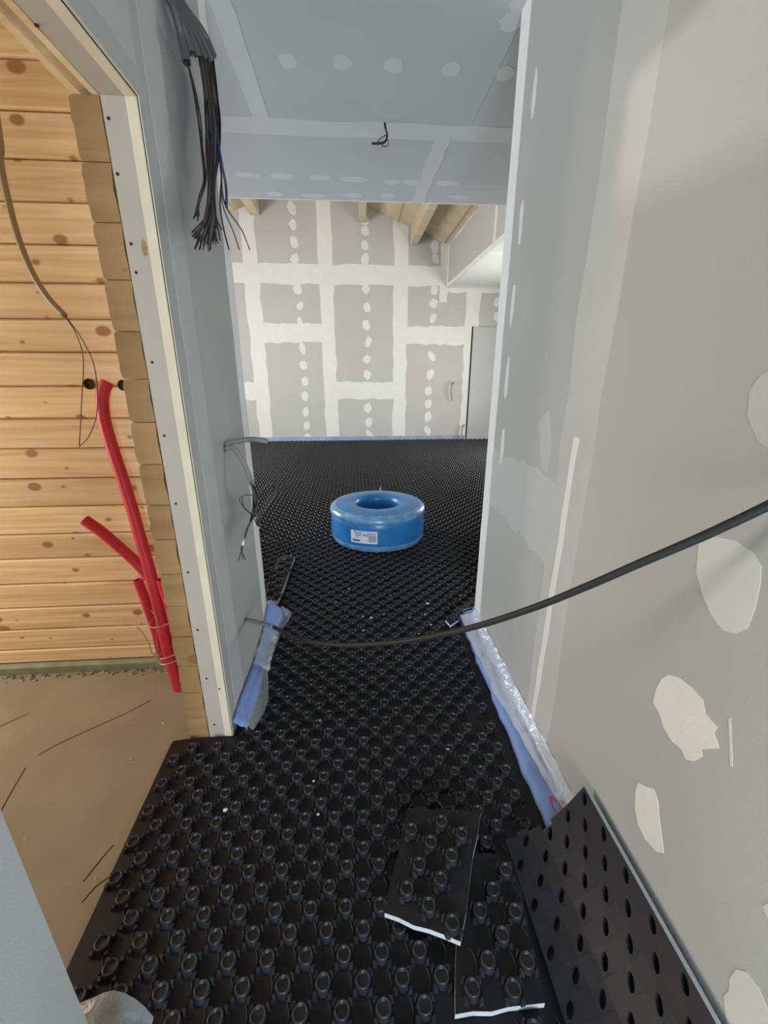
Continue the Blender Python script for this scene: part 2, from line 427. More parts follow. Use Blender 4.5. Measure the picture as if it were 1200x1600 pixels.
c = on_y(226, 388, YJ)
blob((c[0], YJ, c[2]), (1, 0, 0), V, .008, .022, 8, .1, d=(0, -.0006, 0)).build('brown_smudge', LOG, wl)
for x, y in ((170, 185), (184, 272), (205, 381), (213, 426), (238, 566), (257, 681), (275, 787), (294, 894), (309, 984), (323, 1060), (343, 1076), (335, 1132)):
    p = on_y(x, y, YJ); mb = MB()
    mb.prism([(p[0] + .0042 * math.cos(a), YJ - .0018, p[2] + .0042 * math.sin(a)) for a in [k * math.pi / 4 for k in range(8)]], (0, .0025, 0))
    mb.build('screw', SCREW, wl)
p = on_z(57, 39, 2.1015)
MB().prism([(p[0] + .0042 * math.cos(a), p[1] + .0042 * math.sin(a), 2.0995) for a in [k * math.pi / 4 for k in range(8)]], (0, 0, .003)).build('screw', SCREW, wl)

# ---- side room: board wall, other walls, ceiling
ws = struct('wall_side_room')
YW = 1.886
gz = [.046, .124, .239, .36, .487, .616, .737, .868, .997, 1.129, 1.255, 1.386, 1.518, 1.640, 1.767, 1.896, 2.03, 2.158, 2.295, 2.433, 2.565, 2.70]
for z0, z1 in zip(gz[:-1], gz[1:]):
    yo = random.uniform(0, .002)
    MB().prism([(-3.2, YW + yo + .011, z0 + .0012), (-3.2, YW + yo, z0 + .008), (-3.2, YW + yo, z1 - .008), (-3.2, YW + yo + .011, z1 - .0012), (-3.2, YW + .06, z1 - .0012), (-3.2, YW + .06, z0 + .0012)],
               (3.2 + XLL - .002, 0, 0)).build('board', PINE, ws)
for x, y in ((140, 600), (193, 602)):
    p = on_y(x, y, YW)
    mb = MB(); mb.lathe([(.022, 0), (.0185, 0), (.0185, .004)], (0, 0, 0), 20, smooth=False)
    mb.add([(0.0185 * math.cos(k * math.pi / 10), 0.0185 * math.sin(k * math.pi / 10), .004) for k in range(20)], [tuple(range(20))])
    mb.v = [(p[0] + a, YW - .0045 + cc, p[2] + b) for a, b, cc in mb.v]
    mb.build('drilled_hole', DARK, ws)
sl = MB().prism([(-3.2, YW - .03, 0.0), (-3.2, YW - .03, .040), (-3.2, YW + .002, .045), (-3.2, YW + .05, .045), (-3.2, YW + .05, 0)], (3.2 + XLL - .004, 0, 0)).build('trim_1', SILL); sl['kind'] = 'structure'
rb = MB()
for i in range(150):
    x = random.uniform(-2.0, -.74); y = YW - .032 - abs(random.gauss(0, .018)); r = random.uniform(.004, .016); o = len(rb.v)
    vs = [(x + r * random.uniform(.8, 1.5), y, 0), (x, y - r * random.uniform(.6, 1.2), 0), (x - r * random.uniform(.8, 1.5), y, 0), (x, y + r * .6, 0), (x + r * .3, y, r * random.uniform(.4, .9))]
    rb.add(vs, [(0, 1, 4), (1, 2, 4), (2, 3, 4), (3, 0, 4), (3, 2, 1, 0)])
stuff(rb.build('mortar_rubble', RUB, floor))
wsl = MB().box(-3.32, -3.21, -1.0, 2.0, 0, .7).box(-3.32, -3.21, -1.0, .8, .7, 2.05).box(-3.32, -3.21, 1.8, 2.0, .7, 2.05).box(-3.32, -3.21, -1.0, 2.0, 2.05, 2.7).build('wall_side_room_left', PINE); wsl['kind'] = 'structure'
wsn = MB().box(-3.32, XLL - .002, -1.11, -1.001, 0, 2.7).build('wall_side_room_near', PINE); wsn['kind'] = 'structure'
cs = MB().box(-3.32, XLL - .002, -1.11, 2.0, 2.701, 2.76).build('ceiling_side_room', PBC); cs['kind'] = 'structure'

# ---- corridor ceiling
ce = struct('ceiling')
for x0, x1, y0, y1 in ((XLL, -.476, -2.4, 3.059), (-.474, .72, -2.4, 3.059), (.722, 3.4, 2.0, 3.059), (-4.4, .584, 3.061, YCE), (.586, 3.4, 3.061, YCE), (-4.4, XLL - .01, 2.05, 3.059)):
    MB().box(x0, x1, y0, y1, ZC, ZC + .0125).build('plasterboard', PBC, ce)
MB().box(-4.4, 3.4, 2.05, YCE, ZC + .013, ZC + .16).build('ceiling_core', PBC, ce)
MB().box(XLL, .85, -2.4, 2.049, ZC + .013, ZC + .16).build('ceiling_core', PBC, ce)
DC = (0, 0, -.0009)
strip((-1.3, 3.06, ZC), (1.6, 3.06, ZC), (0, 1, 0), .17, DC, .012).build('joint_compound', JCC, ce)
strip((-.475, .9, ZC - .0002), (-.475, 3.0, ZC - .0002), (1, 0, 0), .085, DC, .008).build('joint_compound', JCC, ce)
strip((.585, 3.12, ZC - .0002), (.585, YCE, ZC - .0002), (1, 0, 0), .10, DC, .008).build('joint_compound', JCC, ce)
strip((-1.6, YCE - .012, ZC), (2.2, YCE - .012, ZC), (0, 1, 0), .024, DC, .002).build('corner_bead', BEADW, ce)
for x, y in ((450, 95), (535, 98), (615, 103), (705, 108), (790, 115)):
    blob(on_z(x, y, ZC), (1, 0, 0), (0, 1, 0), .042, .052, 14, .12, d=DC).build('filler_spot', JCC, ce)
for x, y in ((387, 273), (440, 275), (500, 277), (555, 280), (612, 284), (645, 285), (700, 286), (430, 303), (550, 305), (605, 306), (490, 306), (715, 308)):
    blob(on_z(x, y, ZC), (1, 0, 0), (0, 1, 0), random.uniform(.06, .10), .05, 14, .15, d=DC).build('filler_spot', JCC, ce)
for x, y in ((815, 8), (800, 35)):
    blob(on_z(x, y, ZC), (1, 0, 0), (0, 1, 0), .05, .05, 14, .15, d=DC).build('filler_spot', JCC, ce)

# ---- large room
wb = struct('wall_back')
cx = [-4.5, -3.2, -1.817, -.439, .969, 2.41, 3.35]
cuts = {0: [3.15], 1: [1.05, 3.15], 2: [2.13, 3.15], 3: [1.05, 3.15], 4: [2.10, 3.15], 5: [2.27]}
g = .0015
for i in range(6):
    zs = [0] + cuts[i] + [4.75]
    for z0, z1 in zip(zs[:-1], zs[1:]):
        MB().box(cx[i] + g, cx[i + 1] - g, YB, YB + .0125, z0 + g, z1 - g).build('plasterboard', PB, wb)
MB().box(-4.5, 3.35, YB + .0127, YB + .15, 0, 4.75).build('wall_core', PB, wb)
DY = (0, -.0012, 0)
for x in cx[1:6]:
    strip((x, YB, 0), (x - .01, YB, 4.7 if x < 2 else 2.95), (1, 0, 0), .27, DY, .02, 24).build('joint_compound', JC, wb)
strip((-4.4, YB, 3.15), (1.80, YB, 3.15), (0, 0, 1), .34, DY, .02, 24).build('joint_compound', JC, wb)
strip((1.8, YB, 2.95), (3.3, YB, 2.95), (0, 0, 1), .16, DY, .015).build('joint_compound', JC, wb)
for x0, x1, z in ((-1.75, -.50, 2.13), (1.03, 2.34, 2.10), (-.37, .90, 1.05), (-3.1, -1.9, 1.05)):
    strip((x0, YB, z), (x1, YB, z), (0, 0, 1), .34, DY, .02).build('joint_compound', JC, wb)
strip((1.80, YB - .0013, 2.7), (1.80, YB - .0013, 3.72), (1, 0, 0), .16, DY, .01).build('joint_compound', JC, wb)
dots = [(290, 62), (294, 128), (298, 195), (301, 262), (314, 380), (322, 446), (323, 514), (330, 612), (335, 677), (341, 738), (341, 797), (345, 860), (348, 913), (352, 962),
        (574, 110), (576, 152), (576, 208), (577, 262), (580, 380), (585, 450), (580, 520), (588, 586), (583, 652), (585, 713), (588, 845), (591, 900), (591, 944), (592, 966),
        (848, 216), (850, 260), (848, 380), (843, 435), (842, 492), (836, 642), (830, 714), (824, 775), (824, 828), (822, 878), (820, 930), (822, 962),
        (1095, 430), (1092, 487)]
for x, y in dots:
    p = on_y(340 + x / 2.5, 300 + y / 2.5, YB)
    blob(p, (1, 0, 0), V, random.uniform(.06, .085), random.uniform(.085, .115), 9, .18, random.uniform(-.5, .5), DY).build('filler_spot', JC, wb)
bs = MB().prism([(-3.6, YB - .010, .04), (-3.6, YB - .012, .115), (-3.6, YB - .003, .12), (-3.6, YB, .12), (-3.6, YB, .03)], (6.1, 0, 0)).build('baseboard_back', BLUEP); bs['kind'] = 'structure'

wgl = MB().box(-4.6, -4.5, 2.05, YB, 0, .7).box(-4.6, -4.5, 2.05, 4.8, .7, 2.5).box(-4.6, -4.5, 8.0, YB, .7, 2.5).box(-4.6, -4.5, 2.05, YB, 2.5, 4.8).build('wall_room_left', PB); wgl['kind'] = 'structure'
wgr = MB().box(3.36, 3.46, 2.0, YB + .15, 0, .55).box(3.36, 3.46, 2.0, 5.2, .55, 2.2).box(3.36, 3.46, 7.4, YB + .15, .55, 2.2).box(3.36, 3.46, 2.0, YB + .15, 2.2, 4.8).build('wall_room_right', PB); wgr['kind'] = 'structure'
wgf = MB().box(-4.6, XLL - .002, 2.0, 2.048, 0, ZC).build('wall_room_front', PB); wgf['kind'] = 'structure'
wgq = MB().box(XR + .115, 3.46, 1.95, 2.0, 0, ZC).build('wall_room_front_right', PB); wgq['kind'] = 'structure'
wgg = MB().box(-4.5, 3.36, YCE - .12, YCE - .001, ZC + .162, 4.8).build('wall_gable', PB); wgg['kind'] = 'structure'
RX, RZ, SL = -.70, 4.62, .372    # ridge, slope of the boarded roof
rc = struct('ceiling_roof')
for s_, x1 in ((1, 3.36), (-1, -4.5)):
    e = (x1 - RX); n_ = 3
    for k in range(n_):
        xa, xb = RX + e * k / n_, RX + e * (k + 1) / n_ - s_ * .003
        za, zb = RZ - abs(xa - RX) * SL, RZ - abs(xb - RX) * SL
        MB().prism([(xa, YCE - .1, za), (xb, YCE - .1, zb), (xb, YCE - .1, zb + .018), (xa, YCE - .1, za + .018)], (0, YB - YCE + .25, 0)).build('plywood_sheet', ROOFW, rc)


def roof_z(x): return RZ - abs(x - RX) * SL


for x, w_, h_, nm in ((1.20, .13, .26, 0), (.24, .12, .28, 0), (-1.66, .16, .20, 0)):
    z = roof_z(x)
    MB().box(x - w_ / 2, x + w_ / 2, YCE, YB - .015, z - h_, z + .01).build('purlin', ROOFW, rc)

# boxed-in duct along the right of the large room
dk = struct('ceiling_soffit')
zb, zt = 2.95, 3.74
MB().box(1.86, 1.8725, 3.9 + .3, 6.1, zb, zt - .02).build('plasterboard', PB, dk)
MB().box(1.86, 1.8725, 6.103, YB - .002, zb, zt - .02).build('plasterboard', PB, dk)
MB().box(1.8727, 3.355, YCE + .03, YB - .002, zb, zb + .0125).build('plasterboard', SOF, dk)
strip((1.86, YCE + .03, zb + .03), (1.86, YB - .003, zb + .03), V, .06, (-.001, 0, 0), .006).build('corner_bead', BEADW, dk)
strip((1.86, 6.10, zb), (1.86, 6.10, zt - .04), (0, 1, 0), .10, (-.001, 0, 0), .006).build('joint_compound', JC, dk)
strip((1.86, 4.5, zt - .06), (1.86, YB - .003, zt - .06), V, .06, (-.001, 0, 0), .025).build('joint_compound', JC, dk)
strip((1.86, YB - .05, zb), (1.86, YB - .05, zt - .04), (0, 1, 0), .09, (-.001, 0, 0), .006).build('joint_compound', BEADW, dk)
strip((1.90, 6.4, zb), (3.3, 6.4, zb), (0, 1, 0), .16, (0, 0, -.001), .01).build('joint_compound', JC, dk)
strip((1.90, YB - .12, zb), (3.3, YB - .12, zb), (0, 1, 0), .16, (0, 0, -.001), .01).build('joint_compound', BEADW, dk)
wk = MB().box(-.95, 1.25, -2.5, -2.4, 0, .35).box(-.95, -.25, -2.5, -2.4, .35, 1.65).box(.65, 1.25, -2.5, -2.4, .35, 1.65).box(-.95, 1.25, -2.5, -2.4, 1.65, ZC).build('wall_near', PBW); wk['kind'] = 'structure'

# ---------------------------------------------------------------- plasterboard sheet closing the doorway in the back wall
t = thing('plasterboard_sheet', 'pale plasterboard sheet standing in the right corner against the far wall', 'board', (2.9, YB - .02, 0))
MB().box(2.43, 3.33, YB - .028, YB - .0155, .0315, 2.26).build('sheet', JCS, t)
MB().box(2.405, 2.427, YB - .012, YB - .002, .05, 2.27).build('edge_gap', DARK, t)
for nm, x, y, lb in (('wall_cable', 706, 600, 'short loose cable end sticking out of the far wall at waist height'), ('wall_cable', 722, 666, 'loose cable end low on the far wall beside the plasterboard sheet')):
    p = on_y(x, y, YB); d = .33 if y < 640 else .24
    pts = [p, p + (0.02, -.10, .04), p + (-.03, -.15, -.02), p + (-.03, -.12, -d * .6), p + (.01, -.10, -d)]
    tag(MB().tube(spline(pts, 4), .011, 6).build(nm, GREYC), lb, 'cable')

# ================================================================ UNDERFLOOR HEATING MATS
AX, AY, ZM, ZS = .0963, .0496, .030, .0215     # stud pitch, sheet height, stud height


def stud_mesh(seg, full=True):
    """round stud with a dished top and a rolled rim, four low pointed lugs round its foot"""
    rings = [(.0215, 0), (.0190, .013), (.0184, .0200), (.0172, .0215), (.0150, .0215), (.0136, .0195), (.0128, .0130)] if full else \
        [(.022, 0), (.0178, .0205), (.0140, .0213), (.0095, .0140)]
    vs = []; n = len(rings); sm = []
    for r, z in rings:
        for k in range(seg):
            a = 2 * math.pi * k / seg; vs.append((r * math.cos(a), r * math.sin(a), z))
    fs = [(i * seg + k, i * seg + (k + 1) % seg, (i + 1) * seg + (k + 1) % seg, (i + 1) * seg + k) for i in range(n - 1) for k in range(seg)]
    fs.append(tuple((n - 1) * seg + k for k in range(seg))); sm = [True] * (len(fs) - 1) + [False]
    for q in range(4):
        a = math.pi / 4 + q * math.pi / 2; ca, sa = math.cos(a), math.sin(a); o = len(vs)
        base = [(.0200, -.0055), (.0265, -.0100), (.0330, 0), (.0265, .0100), (.0200, .0055)] if full else [(.020, -.007), (.033, 0), (.020, .007)]
        c = .0262 if full else .025
        for f, z in ((1, 0), (.62, .0135)):
            for r, t in base:
                r2, t2 = c + (r - c) * f, t * f; vs.append((r2 * ca - t2 * sa, r2 * sa + t2 * ca, z))
        m = len(base)
        fs += [(o + k, o + (k + 1) % m, o + m + (k + 1) % m, o + m + k) for k in range(m)] + [tuple(o + m + k for k in range(m))]
        sm += [False] * (m + 1)
    if full:          # thin curved rib running to the next stud of the column
        o = len(vs); m = 7
        for k in range(m):
            t = k / (m - 1); y = .021 + .057 * t; x = .010 + .011 * math.sin(math.pi * t)
            vs += [(x - .0016, y, -.0005), (x, y, .0035), (x + .0016, y, -.0005)]
        fs += [(o + 3 * k + e, o + 3 * k + e + 1, o + 3 * k + e + 4, o + 3 * k + e + 3) for k in range(m - 1) for e in (0, 1)]
        sm += [True] * (2 * (m - 1))
    return vs, fs, sm


SV, SF, SSM = stud_mesh(14); SVL, SFL, SSML = stud_mesh(8, False)
_mb = MB(); _mb.v, _mb.f, _mb.sm = SV, SF, SSM
STUD = _mb.mesh('stud', STUDM, False)


def lattice(x0, y0, ang, xr, yr, ok):
    """face-centred stud grid: rows AY apart, every other row shifted by half a pitch"""
    ca, sa = math.cos(ang), math.sin(ang); out = []
    for j in range(-200, 200):
        for i in range(-90, 90):
            u = (i + (.5 if j % 2 else 0)) * AX; v = j * AY
            x, y = x0 + u * ca + v * -sa, y0 + u * sa + v * ca
            if xr[0] + .02 < x < xr[1] - .02 and yr[0] + .005 < y < yr[1] - .005 and ok(x, y): out.append((x, y))
    return out


def inside(x, y, poly):
    c = False; n = len(poly)
    for i in range(n):
        (xa, ya), (xb, yb) = poly[i][:2], poly[(i + 1) % n][:2]
        if (ya > y) != (yb > y) and x < (xb - xa) * (y - ya) / (yb - ya) + xa: c = not c
    return c


def put_studs(root, pts, z, ang=0.0, tilt=None):
    for x, y in pts:
        o = bpy.data.objects.new('stud', STUD); COL.objects.link(o); o.parent = root
        b = origin(root); o.location = (x - b[0], y - b[1], (z(x, y) if callable(z) else z) - b[2])
        o.rotation_euler = (tilt[0], tilt[1], ang) if tilt else (0, 0, ang)


def stud_field(root, pts, z):
    near = [p for p in pts if p[1] < 4.6]; mb = MB()
    V_ = []; F_ = []; M_ = []
    for x, y in pts:
        sv, sf, sm = (SV, SF, SSM) if y < 3.4 else (SVL, SFL, SSML)
        o = len(V_); V_ += [(a + x, b + y, c_ + z) for a, b, c_ in sv]; F_ += [tuple(i + o for i in f) for f in sf]; M_ += sm
    mb.v, mb.f, mb.sm = V_, F_, M_
    return stuff(mb.build('studs', STUDM, root, fix=False))


SCA = [on_z(x, y, z) for x, y, z in ((601, 1426, .072), (720, 1470, .097), (751, 1268, .11), (636, 1262, .085))]
def grow(p, k):
    cx_, cy_ = sum(q[0] for q in p) / len(p), sum(q[1] for q in p) / len(p); return [(cx_ + (q[0] - cx_) * k, cy_ + (q[1] - cy_) * k) for q in p]


SCB = [on_z(x, y, .07) for x, y in ((712, 1578), (853, 1560), (806, 1335), (715, 1320))]
LEAN = [(.425, .0), (.70, .0), (.70, .96), (.56, .93), (.47, .90)]
m1 = thing('heating_mat', 'nearest black studded heating mat laid in the doorway threshold at the front', 'floor mat', (0, .9, 0))
mb = MB().prism([(-.758, 1.345, 0), (-.747, .70, 0), (-.744, .478, 0), (-.521, .478, 0), (-.521, .25, 0), (.60, .25, 0), (.60, 1.385, 0), (-.51, 1.385, 0), (-.51, 1.373, 0), (-.70, 1.372, 0), (-.755, 1.365, 0)], (0, 0, ZM))
mb.build('sheet', BLACK, m1)
A1 = math.radians(-1.6)
pts1 = lattice(.009, 1.197, A1, (-.745, .60), (.30, 1.385), lambda x, y: (x > -.5 or .5 < y < 1.36) and not inside(x, y, LEAN) and not inside(x, y, grow(SCB, 1.22)))
pts1.sort(key=lambda p: p[1])
put_studs(m1, pts1, ZM, A1)
m2 = thing('heating_mat', 'black studded heating mat filling the passage between the two white wall ends', 'floor mat', (0, 1.9, 0))
MB().box(-.516, .60, 1.387, 2.166, 0, ZM).build('sheet', BLACK, m2)
A2 = math.radians(-.4)
pts2 = lattice(-.077, 2.388, A2, (-.50, .61), (1.387, 2.171), lambda x, y: True)
put_studs(m2, pts2, ZM, A2)
m3 = thing('heating_mat', 'black studded heating mats covering the large room around the blue coil', 'floor mat', (0, 5.6, 0))
MB().prism([(-4.45, 2.168, 0), (3.34, 2.168, 0), (3.34, YB - .013, 0), (-4.45, YB - .013, 0)], (0, 0, ZM)).build('sheet', BLACK, m3)
pts3 = lattice(-.077, 2.388, A2, (-3.4, 3.34), (2.161, YB - .055), lambda x, y: -1.2 - (y - 2.4) * .32 < x < 1.1 + (y - 2.4) * .36)
stud_field(m3, pts3, ZM)

# ---- offcuts of mat


def offcut(name, label, poly, zf, thick, lat, tilt=None, skip=None, group=None):
    """cut piece: black sheet on white foam, studs proud of it; zf gives the underside height"""
    cx_, cy_ = sum(p[0] for p in poly) / len(poly), sum(p[1] for p in poly) / len(poly)
    t = thing(name, label, 'mat offcut', (cx_, cy_, zf(cx_, cy_)), group)
    def layer(lo, hi, shrink):
        a = [(cx_ + (x - cx_) * shrink, cy_ + (y - cy_) * shrink) for x, y in poly]; n = len(a)
        return MB().add([(x, y, zf(x, y) + lo) for x, y in a] + [(x, y, zf(x, y) + hi) for x, y in a],
                        [tuple(range(n))[::-1], tuple(range(n, 2 * n))] + [(i, (i + 1) % n, (i + 1) % n + n, i + n) for i in range(n)])
    layer(0, thick, 1.0).build('foam_backing', EPS, t)
    layer(thick + .0002, thick + .003, .998).build('sheet', BLACK, t)
    inner = [(cx_ + (x - cx_) * .86, cy_ + (y - cy_) * .86) for x, y in poly]
    xs = [p[0] for p in poly]; ys = [p[1] for p in poly]
    P = lattice(lat[0], lat[1], lat[2], (min(xs) - .1, max(xs) + .1), (min(ys) - .1, max(ys) + .1), lambda x, y: inside(x, y, inner) and not (skip and inside(x, y, skip)))
    put_studs(t, P, lambda x, y: zf(x, y) + thick + .003, lat[2])
    return t


def dens(p, n=5, j=.003):
    out = []
    for i in range(len(p)):
        a, b = np.array(p[i][:2]), np.array(p[(i + 1) % len(p)][:2])
        for k in range(n): out.append(tuple(a + (b - a) * k / n + (np.random.RandomState(i * 9 + k).uniform(-j, j, 2) if k else 0)))
    return out


pa = dens(SCA); pb = dens(SCB)
offcut('mat_offcut', 'studded black mat offcut with white foam edges lying on top at the front', pa, lambda x, y: .0525 + max(0, (x - .05)) * .12, .017, (.075, .70, .10))
offcut('mat_offcut', 'studded black mat offcut partly under another, short white edge at the bottom', pb, lambda x, y: .0325, .018, (.25, .56, -.08), skip=grow(pa, 1.14))
pc = [tuple(on_z(x, y, .075)[:2]) for x, y in ((434, 940), (446, 912), (452, 892), (461, 870), (446, 868))]; pc = [(-.60, pc[0][1] + .01)] + pc + [(-.60, 3.0)]
offcut('mat_offcut', 'narrow studded mat offcut with white edge beyond the left wall end', pc, lambda x, y: .0525, .028, (-.56, 2.45, .1))
pd = [tuple(on_z(x, y, .07)[:2]) for x, y in ((697, 970), (705, 978), (738, 950), (737, 940))]; pd = [(.511, 2.085), (.527, 2.03), (.590, 2.085), (.64, 2.19), (.78, 2.25), (.78, 2.36)]
offcut('mat_offcut', 'small thin mat offcut with white edge poking out behind the right wall end', pd, lambda x, y: .0525, .014, (.6, 2.15, .2))
pe = [(-1.15, 3.58), (-.925, 3.62), (-.885, 3.72), (-1.0, 3.88), (-1.15, 3.9)]
offcut('mat_offcut', 'little mat offcut with white edge just behind the dangling black wires', pe, lambda x, y: .0525, .018, (-1.0, 3.7, .2))

# ---- mat turned over and leaning up the right wall: flat back with rows of hollow stud pits
lt = thing('upturned_mat', 'dark upturned mat leaning on the right wall, flat back with rows of pits', 'floor mat', (.56, .5, .04))
prof = spline([(.445, 0, .058), (.50, 0, .072), (.555, 0, .105), (.605, 0, .160), (.645, 0, .222), (.668, 0, .262)], 10)
plen = [0]
for a, b in zip(prof[:-1], prof[1:]): plen.append(plen[-1] + float(np.linalg.norm(b - a)))
TL = plen[-1]


def pf(s, y, d=0.0):
    """point at arc length s up the mat, pushed d into it"""
    s = max(0, min(TL - 1e-6, s)); i = max(k for k in range(len(plen) - 1) if plen[k] <= s)
    a, b = prof[i], prof[i + 1]; f = (s - plen[i]) / (plen[i + 1] - plen[i]); p = a + (b - a) * f
    tn = (b - a) / np.linalg.norm(b - a); nn = np.array([tn[2], 0, -tn[0]])
    return (p[0] + nn[0] * d, y, p[2] + nn[2] * d)


NS, NY = 8, 13; cs_ = TL / NS; Y1 = .885; cy = .0497
sh = MB()
for i in range(NS):
    for j in range(NY):
        s0, s1 = i * cs_, (i + 1) * cs_; y0, y1 = Y1 - j * cy, Y1 - (j + 1) * cy
        if j == 0 and i < 4: y0 += (-.0, .012, .004, -.012)[i]
        co = [pf(s0, y0), pf(s1, y0), pf(s1, y1), pf(s0, y1)]
        if (i + j) % 2:
            sm_, ym = (s0 + s1) / 2, (y0 + y1) / 2; oc = []; oi_ = []
            for k in range(8):
                a = 2 * math.pi * k / 8 + math.pi / 8
                ca_, sa_ = .0085 * math.cos(a), .0185 * math.sin(a); cb_, sb_ = .0065 * math.cos(a), .016 * math.sin(a)
                oc.append(pf(sm_ + ca_ * .86 - sa_ * .5, ym - (sa_ * .86 + ca_ * .5))); oi_.append(pf(sm_ + cb_ * .86 - sb_ * .5, ym - (sb_ * .86 + cb_ * .5), .017))
            vs = co + oc + oi_
            # corner k of the cell faces octagon vertices
            fs = []
            cm = {0: (5, 4), 1: (7, 6), 2: (1, 0), 3: (3, 2)}
            # octagon angles: a=22.5..: 0,7 -> +s side ; 3,4 -> -s side; 1,2 -> -y side (towards y1) ; 5,6 -> +y side (towards y0)
            fs += [(0, 4 + 5, 4 + 4), (1, 4 + 7, 4 + 6), (2, 4 + 1, 4 + 0), (3, 4 + 3, 4 + 2)]
            fs += [(0, 1, 4 + 6, 4 + 5), (1, 2, 4 + 0, 4 + 7), (2, 3, 4 + 2, 4 + 1), (3, 0, 4 + 4, 4 + 3)]
            fs += [(4 + k, 4 + (k + 1) % 8, 12 + (k + 1) % 8, 12 + k) for k in range(8)]
            fs.append(tuple(12 + k for k in range(8)))
            sh.add(vs, fs)
        else:
            sh.add(co, [(0, 1, 2, 3)])
sh.build('sheet', BLACKF, lt, fix=False)
ed = MB(); yb = Y1 - NY * cy
ed.add([pf(TL, Y1), pf(TL, yb), pf(TL, yb, .017), pf(TL, Y1, .017), pf(TL - .004, Y1, .001), pf(TL - .004, yb, .001), pf(TL - .004, yb, .018), pf(TL - .004, Y1, .018)],
       [(0, 1, 2, 3), (7, 6, 5, 4), (0, 4, 5, 1), (3, 2, 6, 7), (0, 3, 7, 4), (1, 5, 6, 2)])
ed.build('foam_backing', EPS, lt)

# ================================================================ EDGE STRIPS AND FILM


def sheet(rows, name, m, parent=None, thick=0.0):
    mb = MB(); n = len(rows[0])
    mb.add([p for r in rows for p in r], [(i * n + k, i * n + k + 1, (i + 1) * n + k + 1, (i + 1) * n + k) for i in range(len(rows) - 1) for k in range(n - 1)], True)
    o = mb.build(name, m, parent, fix=True)
    if thick:
        md = o.modifiers.new('thickness', 'SOLIDIFY'); md.thickness = thick; md.offset = 0
    return o


rs = random.Random(3)
t = thing('edge_strip', 'blue foam edge strip with clear film along the foot of the left wall end', 'edge strip', (-.49, 1.9, .03))
rows = []
for i in range(23):
    f = i / 22; y = 1.379 + f * (2.175 - 1.379); top = .094 + .01 * math.sin(f * 9) + (.085 * max(0, (f - .72) / .28) ** 1.3)
    bul = .052 + .010 * math.sin(f * 7) + .03 * max(0, (f - .75) / .25)
    x0 = XL + .006
    rows.append([(x0, y, top), (x0 + bul * .25, y, top - .004), (x0 + bul * .6, y, top * .75), (x0 + bul * .9, y, top * .5 + .022), (x0 + bul, y, .054)])
for k in range(1, 6):       # curl round the wall end
    a = k * .35; f = rows[22]
    rows.append([(XL + .006 + (p[0] - XL - .006) * math.cos(a) - .02 * k * 0, 2.175 + (p[0] - XL + .0) * math.sin(a) * .6, p[2] - .004 * k * k * (j == 0)) for j, p in enumerate(f)])
sheet(rows, 'foam_strip', BLUEF, t, .005)
edge = [(-.430, 1.375), (-.405, 1.44), (-.40, 1.511), (-.42, 1.62), (-.446, 1.722), (-.445, 1.80), (-.44, 1.868), (-.43, 1.95), (-.424, 2.036), (-.40, 2.15), (-.396, 2.242), (-.45, 2.30)]
rows = []
for i, (x, y) in enumerate(edge):
    x0 = -.470; r = []
    for k in range(6):
        f = k / 5; r.append((x0 + (x - x0) * f, y + rs.uniform(-.006, .006), .060 + .012 * math.sin(f * 6 + i) * (.3 + f * .7) + .012 * (1 - f) + rs.uniform(0, .006)))
    rows.append(r)
sheet(rows, 'film_apron', FILM, t)
rows = []
for i in range(14):        # torn film over the upper half of the strip
    y = 1.72 + i * .033; r = []
    for k in range(5):
        f = k / 4; r.append((XL + .012 + .07 * f + .006 * math.sin(i * 1.7), y, .112 - .045 * f + .012 * math.sin(i * .9 + k) * f + (.05 * max(0, (i - 9) / 5))))
    rows.append(r)
sheet(rows, 'film_apron', FILM, t)

t = thing('edge_strip', 'blue foam edge strip under crinkled film along the foot of the right wall', 'edge strip', (.65, 1.5, .03))
rows = []
for i in range(25):
    f = i / 24; y = .91 + f * (2.16 - .91); wv = .004 * math.sin(i * 1.1) + .003 * math.sin(i * 2.7)
    rows.append([(.597 + wv + .012 * f, y, .034), (.600 + wv + .012 * f, y, .052), (.628 + wv, y, .062), (.66, y, .066 + wv), (.690, y, .078), (.697, y, .100)])
sheet(rows, 'foam_strip', BLUEF, t, .005)
rows = []
for i in range(40):
    f = i / 39; y = .93 + f * (2.12 - .93); r = []
    xo = .604 if f > .45 else .604 + .055 * (1 - f / .45) ** .7
    for k in range(8):
        q = k / 7; x = xo + (.698 - xo) * q
        r.append((x + rs.uniform(-.003, .003), y + rs.uniform(-.006, .006), (.070 + .036 * max(0, q - .6) / .4 + .006 * q) + rs.uniform(-.001, .011) * (1 - abs(2 * q - 1) * .4)))
    rows.append(r)
sheet(rows, 'crinkled_film', FILMW, t)
# red printed loop on the film end
c = on_z(871, 1264, .088)
pr = MB(); n = 20
for r0, r1 in ((.021, .013),):
    vs = []
    for k in range(n):
        a = 2 * math.pi * k / n
        for q in (1.0, .62):
            vs.append((c[0] + .013 * q * math.cos(a) - .012 * q * math.sin(a) * .4, c[1] + .042 * q * math.sin(a), .0915 + .005 * math.cos(a)))
    pr.add(vs, [(2 * k, 2 * ((k + 1) % n), 2 * ((k + 1) % n) + 1, 2 * k + 1) for k in range(n)])
o = pr.build('red_print', REDP, t); o['label'] = 'red printed loop on the film end'
sheet([[(.655 + .012 * k, .905 + i * .02, .082 + .006 * math.sin(k * 1.4 + i)) for k in range(4)] for i in range(6)], 'crinkled_film', FILMW, t)

